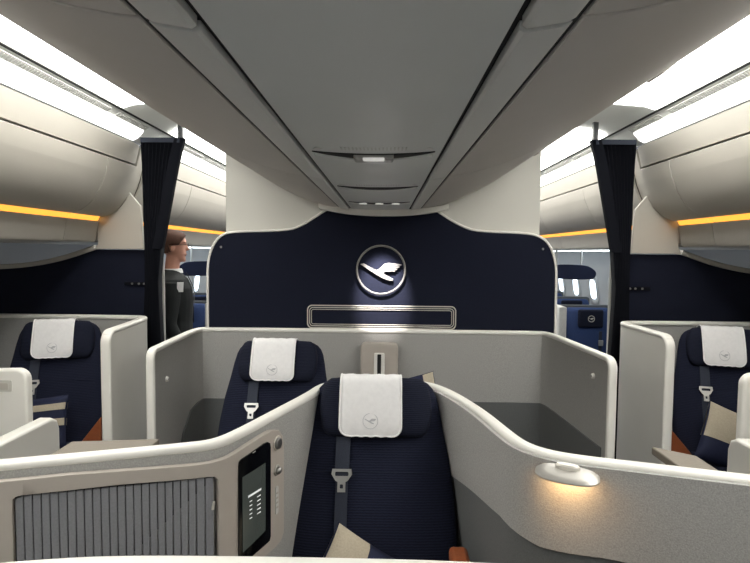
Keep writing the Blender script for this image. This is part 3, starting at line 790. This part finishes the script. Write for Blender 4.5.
# ================================================================== CEILING SERVICE UNITS
for i, (Y, lit, nm) in enumerate(((1.475, 1, 'nearest, with bright chrome middle'), (2.236, 0, 'middle one, dark slit only'), (2.92, 2, 'farthest, with three small bright spots'))):
    t = thing('service_unit', 'curved air and light unit on the ceiling strip, %s' % nm, 'ceiling unit', (X0, Y, cz), group='ceiling service units')
    def lens(w, h, y0, dz0, dz1, n=20, sag=.012):
        P = [(w * (-1 + 2 * k_ / n), y0 + sag * (1 - (-1 + 2 * k_ / n) ** 2) - h * (1 - (-1 + 2 * k_ / n) ** 2)) for k_ in range(n + 1)]
        Q = [(w * (-1 + 2 * k_ / n), y0 + sag * (1 - (-1 + 2 * k_ / n) ** 2) + h * (1 - (-1 + 2 * k_ / n) ** 2)) for k_ in range(n - 1, 0, -1)]
        bm = bmesh.new(); al = P + Q
        cur = lambda x: .006 * (abs(x) / .185) ** 2
        a_ = [bm.verts.new((X0 + x, Y + y, cz + dz0 + cur(x))) for x, y in al]; b_ = [bm.verts.new((X0 + x, Y + y, cz + dz1 + cur(x))) for x, y in al]
        m_ = len(al)
        bm.faces.new(a_); bm.faces.new(b_)
        for q_ in range(m_): bm.faces.new((a_[q_], a_[(q_ + 1) % m_], b_[(q_ + 1) % m_], b_[q_]))
        return bm
    obj('slit', lens(.168, .034, -.015, -.003, .006, sag=.05), 'groove', t)
    obj('lip', lens(.165, .005, .022, -.006, .004, sag=.05), 'ceil', t)
    if i == 0:
        obj('reading_light_housing', prism_y([(X0 + x, cz + z) for x, z in roundrect(-.056, .056, -.016, .004, .008)], Y + .005, Y + .055), 'chrome', t, bevel=.004)
        obj('lamp_lens', prism_y([(X0 + x, cz + z) for x, z in roundrect(-.030, .030, -.018, -.010, .003)], Y + .003, Y + .02), 'led', t)
    if i == 2:
        for xx in (-.09, 0, .09): obj('lamp_lens', disc((X0 + xx, Y + .02, cz - .002), (0, 0, -1), .022, .006), 'led', t)
    for s_ in (-1, 1):
        tri = [(s_ * .135, .07), (s_ * .160, .07), (s_ * .150, .045)]
        bm = bmesh.new(); a_ = [bm.verts.new((X0 + x, Y + y - .12, cz + .0025)) for x, y in tri]; b_ = [bm.verts.new((X0 + x, Y + y - .12, cz + .006)) for x, y in tri]
        bm.faces.new(a_); bm.faces.new(b_)
        for q_ in range(3): bm.faces.new((a_[q_], a_[(q_ + 1) % 3], b_[(q_ + 1) % 3], b_[q_]))
        obj('indicator', bm, 'strip', t)
    bm = bmesh.new()
    for q_ in range(18): box(X0 - .085 + q_ * .01, X0 - .081 + q_ * .01, Y - .085, Y - .05, cz - .0008, cz + .003, bm)
    obj('speaker_slots', bm, 'groove' if False else 'grille', t)

# emblem spotlight in the ceiling end
L = bpy.data.lights.new('emblem_spot', 'SPOT'); L.energy = 105; L.color = (1.0, .93, .92); L.spot_size = math.radians(38); L.spot_blend = .8; L.shadow_soft_size = .02
lo = bpy.data.objects.new('emblem_spot', L); COL.objects.link(lo); lo.location = (ec.x + .0, 3.12, cz - .03)
d = Vector((ec.x + .01, YD, 1.40)) - Vector(lo.location); lo.rotation_euler = d.to_track_quat('-Z', 'Y').to_euler()

# ================================================================== FAR CABIN
def cabin_seat():
    t = thing('airline_seat', '', 'seat', (0, 0, 0))
    rings = [superring((0, .02 + (1.08 - z) * -.16, z), (1, 0, 0), (0, 1, 0), w, dpt, 3.4, 28) for z, w, dpt in ((1.08, .20, .02), (1.07, .225, .04), (1.03, .24, .055), (.9, .245, .06), (.7, .245, .06), (.48, .24, .055))]
    obj('backrest', loft(rings), 'pe', t, local=True, sharp=50)
    h = obj('headrest', box(-.13, .13, -.095, -.05, .88, 1.07), 'navyh', t, local=True, bevel=.02, seg=3)
    bm = ring_bm((0, -.097, .975), .032, .003, n=24, seg=5)
    obj('emblem_ring', bm, 'silver', h, local=True)
    Q = crane(350, 235, 8.04, lambda x, y: ((x - 381) * .00125, .975 - (y - 271) * .00125))
    obj('emblem_bird', prism_y(Q, -.1, -.095), 'silver', h, local=True)
    obj('seat_cushion', loft([superring((0, y, .47), (1, 0, 0), (0, 0, 1), .245, hh, 3.4, 24) for y, hh in ((-.08, .05), (-.3, .06), (-.5, .06), (-.56, .035))]), 'pe', t, local=True, sharp=50)
    b = obj('seat_belt', box(.07, .10, -.135, -.125, .58, .85), 'belt', t, local=True)
    obj('buckle', box(.06, .11, -.15, -.135, .70, .76), 'chrome', b, local=True, bevel=.006)
    obj('shell', prism_y(roundrect(-.29, .29, .1, 1.10, .04), .10, .15), 'pegrey', t, local=True, bevel=.01)
    for s_ in (-1, 1): obj('armrest', box(s_ * .27 - .03, s_ * .27 + .03, -.5, .1, .3, .66), 'pegrey', t, local=True, bevel=.015)
    obj('base', box(-.2, .2, -.4, .06, 0, .43), 'pegrey', t, local=True)
    return t
cp = cabin_seat(); first = True
for sgn, sd in ((-1, 'left'), (1, 'right')):
    for x, y, nm in ((2.15, 5.62, 'first seat seen through the %s aisle opening'), (2.33, 6.7, 'second row seat through the %s aisle opening'), (2.33, 7.7, 'third row seat through the %s aisle opening'), (2.33, 8.7, 'fourth row seat through the %s aisle opening')):
        o = cp if first else copy_tree(cp); first = False
        o.location = (sgn * x, y, 0); o['label'] = 'blue cabin seat with bird emblem headrest, ' + (nm % sd); o['group'] = 'blue seats in the next cabin'
    # pale end panel by first blue seat
    o = obj('end_panel', prism_y(roundrect(*sorted((sgn * 1.74, sgn * 1.82)), .02, CZ - .53, .02), 5.3, 5.9), 'grille', bevel=.01)
    tag(o, 'pale panel beside the first blue seat, through the %s opening' % sd, 'panel', 'pale end panels')
    # hanging navy class divider
    t = thing('hanging_divider', 'rounded navy panel hanging under the bins, seen through the %s opening' % sd, 'divider', (sgn * 2.3, 6.5, 1.5), group='hanging dividers')
    pf = chaikin([(1.95, 1.36), (1.95, 1.52), (2.40, 1.52), (2.50, 1.47), (2.54, 1.42), (2.52, 1.36), (2.46, 1.34), (2.2, 1.34)], 2, closed=True)
    obj('panel', prism_y([(sgn * v.x, v.y) for v in pf], 6.40, 6.44), 'pnavy', t, bevel=.008)
    for xx in (2.05, 2.35): obj('bracket', box(*sorted((sgn * xx, sgn * (xx + .02))), 6.41, 6.43, 1.50, 1.692), 'grille', t)
n_ = 1
for sgn in (-1, 1):
    for i in range(9):
        y = 3.95 + i * .66
        c_ = Vector((sgn * 2.845, y, 1.17)); nrm = Vector((-sgn * .45, 0, -.06)).normalized()
        upw = Vector((-sgn * .13, 0, 1)).normalized()
        def rr_(a, b, d): return [c_ + Vector((0, 1, 0)) * x + upw * z + Vector((-sgn * d, 0, 0)) for x, z in roundrect(-a, a, -b, b, a * .75, 5)]
        fr_ = bmesh.new()
        o1, i1 = rr_(.17, .22, .006), rr_(.105, .135, .012)
        A = [fr_.verts.new(p) for p in o1]; B = [fr_.verts.new(p) for p in i1]
        for q_ in range(len(A)):
            fr_.faces.new((A[q_], A[(q_ + 1) % len(A)], B[(q_ + 1) % len(B)], B[q_]))
        w_ = struct('window_%d' % n_, fr_, 'side', solid=.006)
        bm = bmesh.new(); bm.faces.new([bm.verts.new(p) for p in rr_(.106, .136, .010)])
        obj('pane', bm, 'winlight', w_, solid=.004)
        n_ += 1

# ================================================================== PERSON (faces +x, head slightly away)
PH = (-1.60, 3.98)
per = thing('person', 'person with short brown hair and glasses in a dark suit, standing in the left aisle', 'person', (PH[0], PH[1], 0))
def ring3(c, a, b, n=20, e=2.2): return superring(c, (1, 0, 0), (0, 1, 0), a, b, e, n)
def rem(o, v, it=3):
    m_ = o.modifiers.new('remesh', 'REMESH'); m_.mode = 'VOXEL'; m_.voxel_size = v; m_.use_smooth_shade = True
    s_ = o.modifiers.new('smooth', 'SMOOTH'); s_.iterations = it; s_.factor = .5
HZ = 1.562
head = [(0, .082, .030, .018), (.012, .088, .0, .035), (.03, .087, -.03, .048), (.048, .082, -.05, .056), (.062, .091, -.06, .060), (.07, .086, -.068, .062), (.078, .090, -.074, .064), (.09, .086, -.084, .067),
        (.11, .086, -.094, .071), (.128, .083, -.10, .074), (.145, .090, -.103, .076), (.165, .090, -.104, .077), (.19, .080, -.099, .074), (.212, .058, -.084, .062), (.226, .030, -.06, .042), (.233, .0, -.03, .015)]
def head_bm(off=0, bm=None, sel=None):
    return loft([superring((( f + b) / 2, 0, HZ + z * (1 + 0)), (1, 0, 0), (0, 1, 0), (f - b) / 2 + off, w + off, 2.2, 28) for z, f, b, w in (sel or head)], bm)
bm = head_bm()
ball((.097, 0, HZ + .098), (.018, .012, .014), bm); loft([[(.083, .007, HZ + .14), (.083, -.007, HZ + .14), (.097, 0, HZ + .138)], [(.083, .013, HZ + .093), (.083, -.013, HZ + .093), (.112, 0, HZ + .096)]], bm)
for s_ in (-1, 1): ball((-.008, s_ * .077, HZ + .108), (.018, .009, .031), bm)
# brow and lips
ball((.082, 0, HZ + .15), (.012, .055, .010), bm); ball((.086, 0, HZ + .062), (.010, .024, .006), bm); ball((.085, 0, HZ + .053), (.010, .022, .006), bm)
loft([ring3((-.015, 0, 1.44), .062, .064), ring3((-.012, 0, 1.50), .052, .055), ring3((-.006, 0, 1.56), .052, .053), ring3((.01, 0, 1.62), .060, .055)], bm)
loft([ring3((.0, 0, 1.46), .05, .07), ring3((-.01, 0, 1.42), .10, .18), ring3((0, 0, 1.30), .12, .185), ring3((0, 0, 1.1), .11, .155), ring3((0, 0, .95), .115, .165), ring3((0, 0, .85), .10, .15)], bm)
arm = {}
for s_ in (-1, 1):
    sh = Vector((-.01, s_ * .19, 1.40)); el = Vector((-.03, s_ * .235, 1.11)); wr = Vector((.08, s_ * .225, .88)); arm[s_] = (sh, el, wr)
    tube([sh, el.lerp(sh, .5), el, el.lerp(wr, .5), wr], [.052, .046, .040, .036, .026], bm, 14)
    hp = wr; hd = Vector((.35, 0, -1)).normalized()
    loft([superring(hp + hd * q_, (0, 1, 0) if False else (1, 0, .3), (0, 1, 0), a, b, 2.3, 14) for q_, a, b in ((0, .024, .018), (.03, .036, .018), (.08, .040, .016), (.095, .036, .013))], bm)
    for f_, (ox, ln) in enumerate(((-.028, .062), (-.009, .074), (.010, .078), (.028, .070))):
        b0 = hp + hd * .088 + Vector((ox, 0, 0)); tube([b0, b0 + hd * ln * .5 + Vector((.002, -s_ * .004, 0)), b0 + hd * ln + Vector((.0, -s_ * .018, 0))], [.0088, .0082, .0068], bm, 8)
    b0 = hp + hd * .03 + Vector((.03, 0, 0)); tube([b0, b0 + hd * .03 + Vector((.022, -s_ * .006, 0)), b0 + hd * .062 + Vector((.026, -s_ * .014, 0))], [.0115, .0100, .008], bm, 8)
    hip = Vector((0, s_ * .088, .92)); kn = Vector((.015, s_ * .095, .50)); an = Vector((-.02, s_ * .10, .09))
    tube([hip, hip.lerp(kn, .5), kn, kn.lerp(an, .35), an], [.088, .075, .056, .056, .038], bm, 14)
    ball((.05, s_ * .105, .045), (.12, .042, .035), bm)
bo = obj('body', bm, 'skin', per, local=True); rem(bo, .006, 2)
# hair
hs_ = []
bm = head_bm(.013)
bmesh.ops.bisect_plane(bm, geom=bm.verts[:] + bm.edges[:] + bm.faces[:], plane_co=(.068, 0, HZ + .170), plane_no=Vector((.80, 0, -.60)), clear_outer=True)
bmesh.ops.bisect_plane(bm, geom=bm.verts[:] + bm.edges[:] + bm.faces[:], plane_co=(-.03, 0, HZ + .06), plane_no=Vector((.9, 0, -.5)), clear_outer=True) if False else None
bmesh.ops.bisect_plane(bm, geom=bm.verts[:] + bm.edges[:] + bm.faces[:], plane_co=(-.05, 0, HZ + .068), plane_no=Vector((.15, 0, -1)), clear_outer=True)
fs_ = [f for f in bm.faces if f.calc_center_median().x > -.028 and f.calc_center_median().z < HZ + .122]
bmesh.ops.delete(bm, geom=fs_, context='FACES')
ho = obj('hair', bm, 'hair', per, local=True, solid=.014, sharp=80)
# glasses
bm = bmesh.new()
for s_ in (-1, 1):
    tube([(.106, s_ * .033 + .026 * math.cos(a), HZ + .124 + .018 * math.sin(a)) for a in [2 * PI * i / 20 for i in range(20)]], .0018, bm, 6, closed=True)
    tube([(.106, s_ * .058, HZ + .130), (.09, s_ * .076, HZ + .130), (.0, s_ * .085, HZ + .127), (-.02, s_ * .085, HZ + .118)], .0018, bm, 6)
tube([(.106, .008, HZ + .126), (.108, 0, HZ + .128), (.106, -.008, HZ + .126)], .0018, bm, 6)
obj('glasses', bm, 'black', per, local=True)
# suit jacket: torso and sleeves
bm = loft([ring3((-.022, 0, 1.505), .066, .070), ring3((-.018, 0, 1.47), .085, .115), ring3((-.012, 0, 1.435), .115, .195), ring3((0, 0, 1.37), .132, .215), ring3((.005, 0, 1.28), .138, .205), ring3((.0, 0, 1.12), .132, .185), ring3((0, 0, .98), .138, .195), ring3((0, 0, .80), .142, .205)])
for s_ in (-1, 1):
    sh, el, wr = arm[s_]; tube([sh + Vector((0, -s_ * .008, .008)), sh.lerp(el, .3), sh.lerp(el, .7), el, el.lerp(wr, .5), wr + (el - wr) * .06], [.066, .068, .060, .055, .049, .043], bm, 16)
jo = obj('jacket', bm, 'suit', per, local=True); rem(jo, .008, 3)
bm = loft([superring((-.006, 0, z), (1, 0, 0), (0, 1, 0), a, b, 2.2, 24) for z, a, b in ((1.48, .074, .074), (1.502, .069, .070), (1.512, .064, .065))])
obj('shirt_collar', bm, 'shirt', per, local=True)
obj('lapel', loft([[(.085, -.05, 1.49), (.10, -.07, 1.47), (.10, -.03, 1.47)], [(.145, -.065, 1.36), (.143, -.09, 1.36), (.150, -.03, 1.36)], [(.148, -.01, 1.22), (.147, -.02, 1.22), (.15, -.004, 1.22)]]), 'suit', per, local=True)
bm = box(-.022, .022, -.003, .003, -.036, .036)
R_ = Matrix.Translation((.050, -.236, 1.385)) @ Matrix.Rotation(math.radians(14), 4, 'Z') @ Matrix.Rotation(math.radians(12), 4, 'X')
bmesh.ops.transform(bm, matrix=R_, verts=bm.verts)
obj('badge', bm, 'shirt', per, local=True)
for s_ in (-1, 1):
    tr = tube([(0, s_ * .085, .93), (.005, s_ * .09, .72), (.015, s_ * .095, .5), (0, s_ * .10, .3), (-.01, s_ * .10, .075)], [.105, .098, .080, .072, .066], None, 18)
    obj('trouser_leg', tr, 'suit', per, local=True)
    obj('shoe', loft([superring((x, s_ * .105, h * .5 + .001), (0, 1, 0), (0, 0, 1), w, h * .5, 2.6, 16) for x, w, h in ((-.085, .025, .05), (-.07, .040, .075), (0, .044, .09), (.08, .048, .07), (.15, .042, .05), (.185, .022, .03))]), 'shoe', per, local=True)
per.rotation_euler = (0, 0, math.radians(20))

# ================================================================== WORLD, LIGHT, VIEW
w = bpy.data.worlds.new('world'); scene.world = w; w.use_nodes = True
w.node_tree.nodes['Background'].inputs['Color'].default_value = (.6, .63, .7, 1); w.node_tree.nodes['Background'].inputs['Strength'].default_value = .3
vs = scene.view_settings; vs.view_transform = 'Standard'; vs.look = 'None'; vs.gamma = 1; vs.use_curve_mapping = False
vs.exposure = 0.32
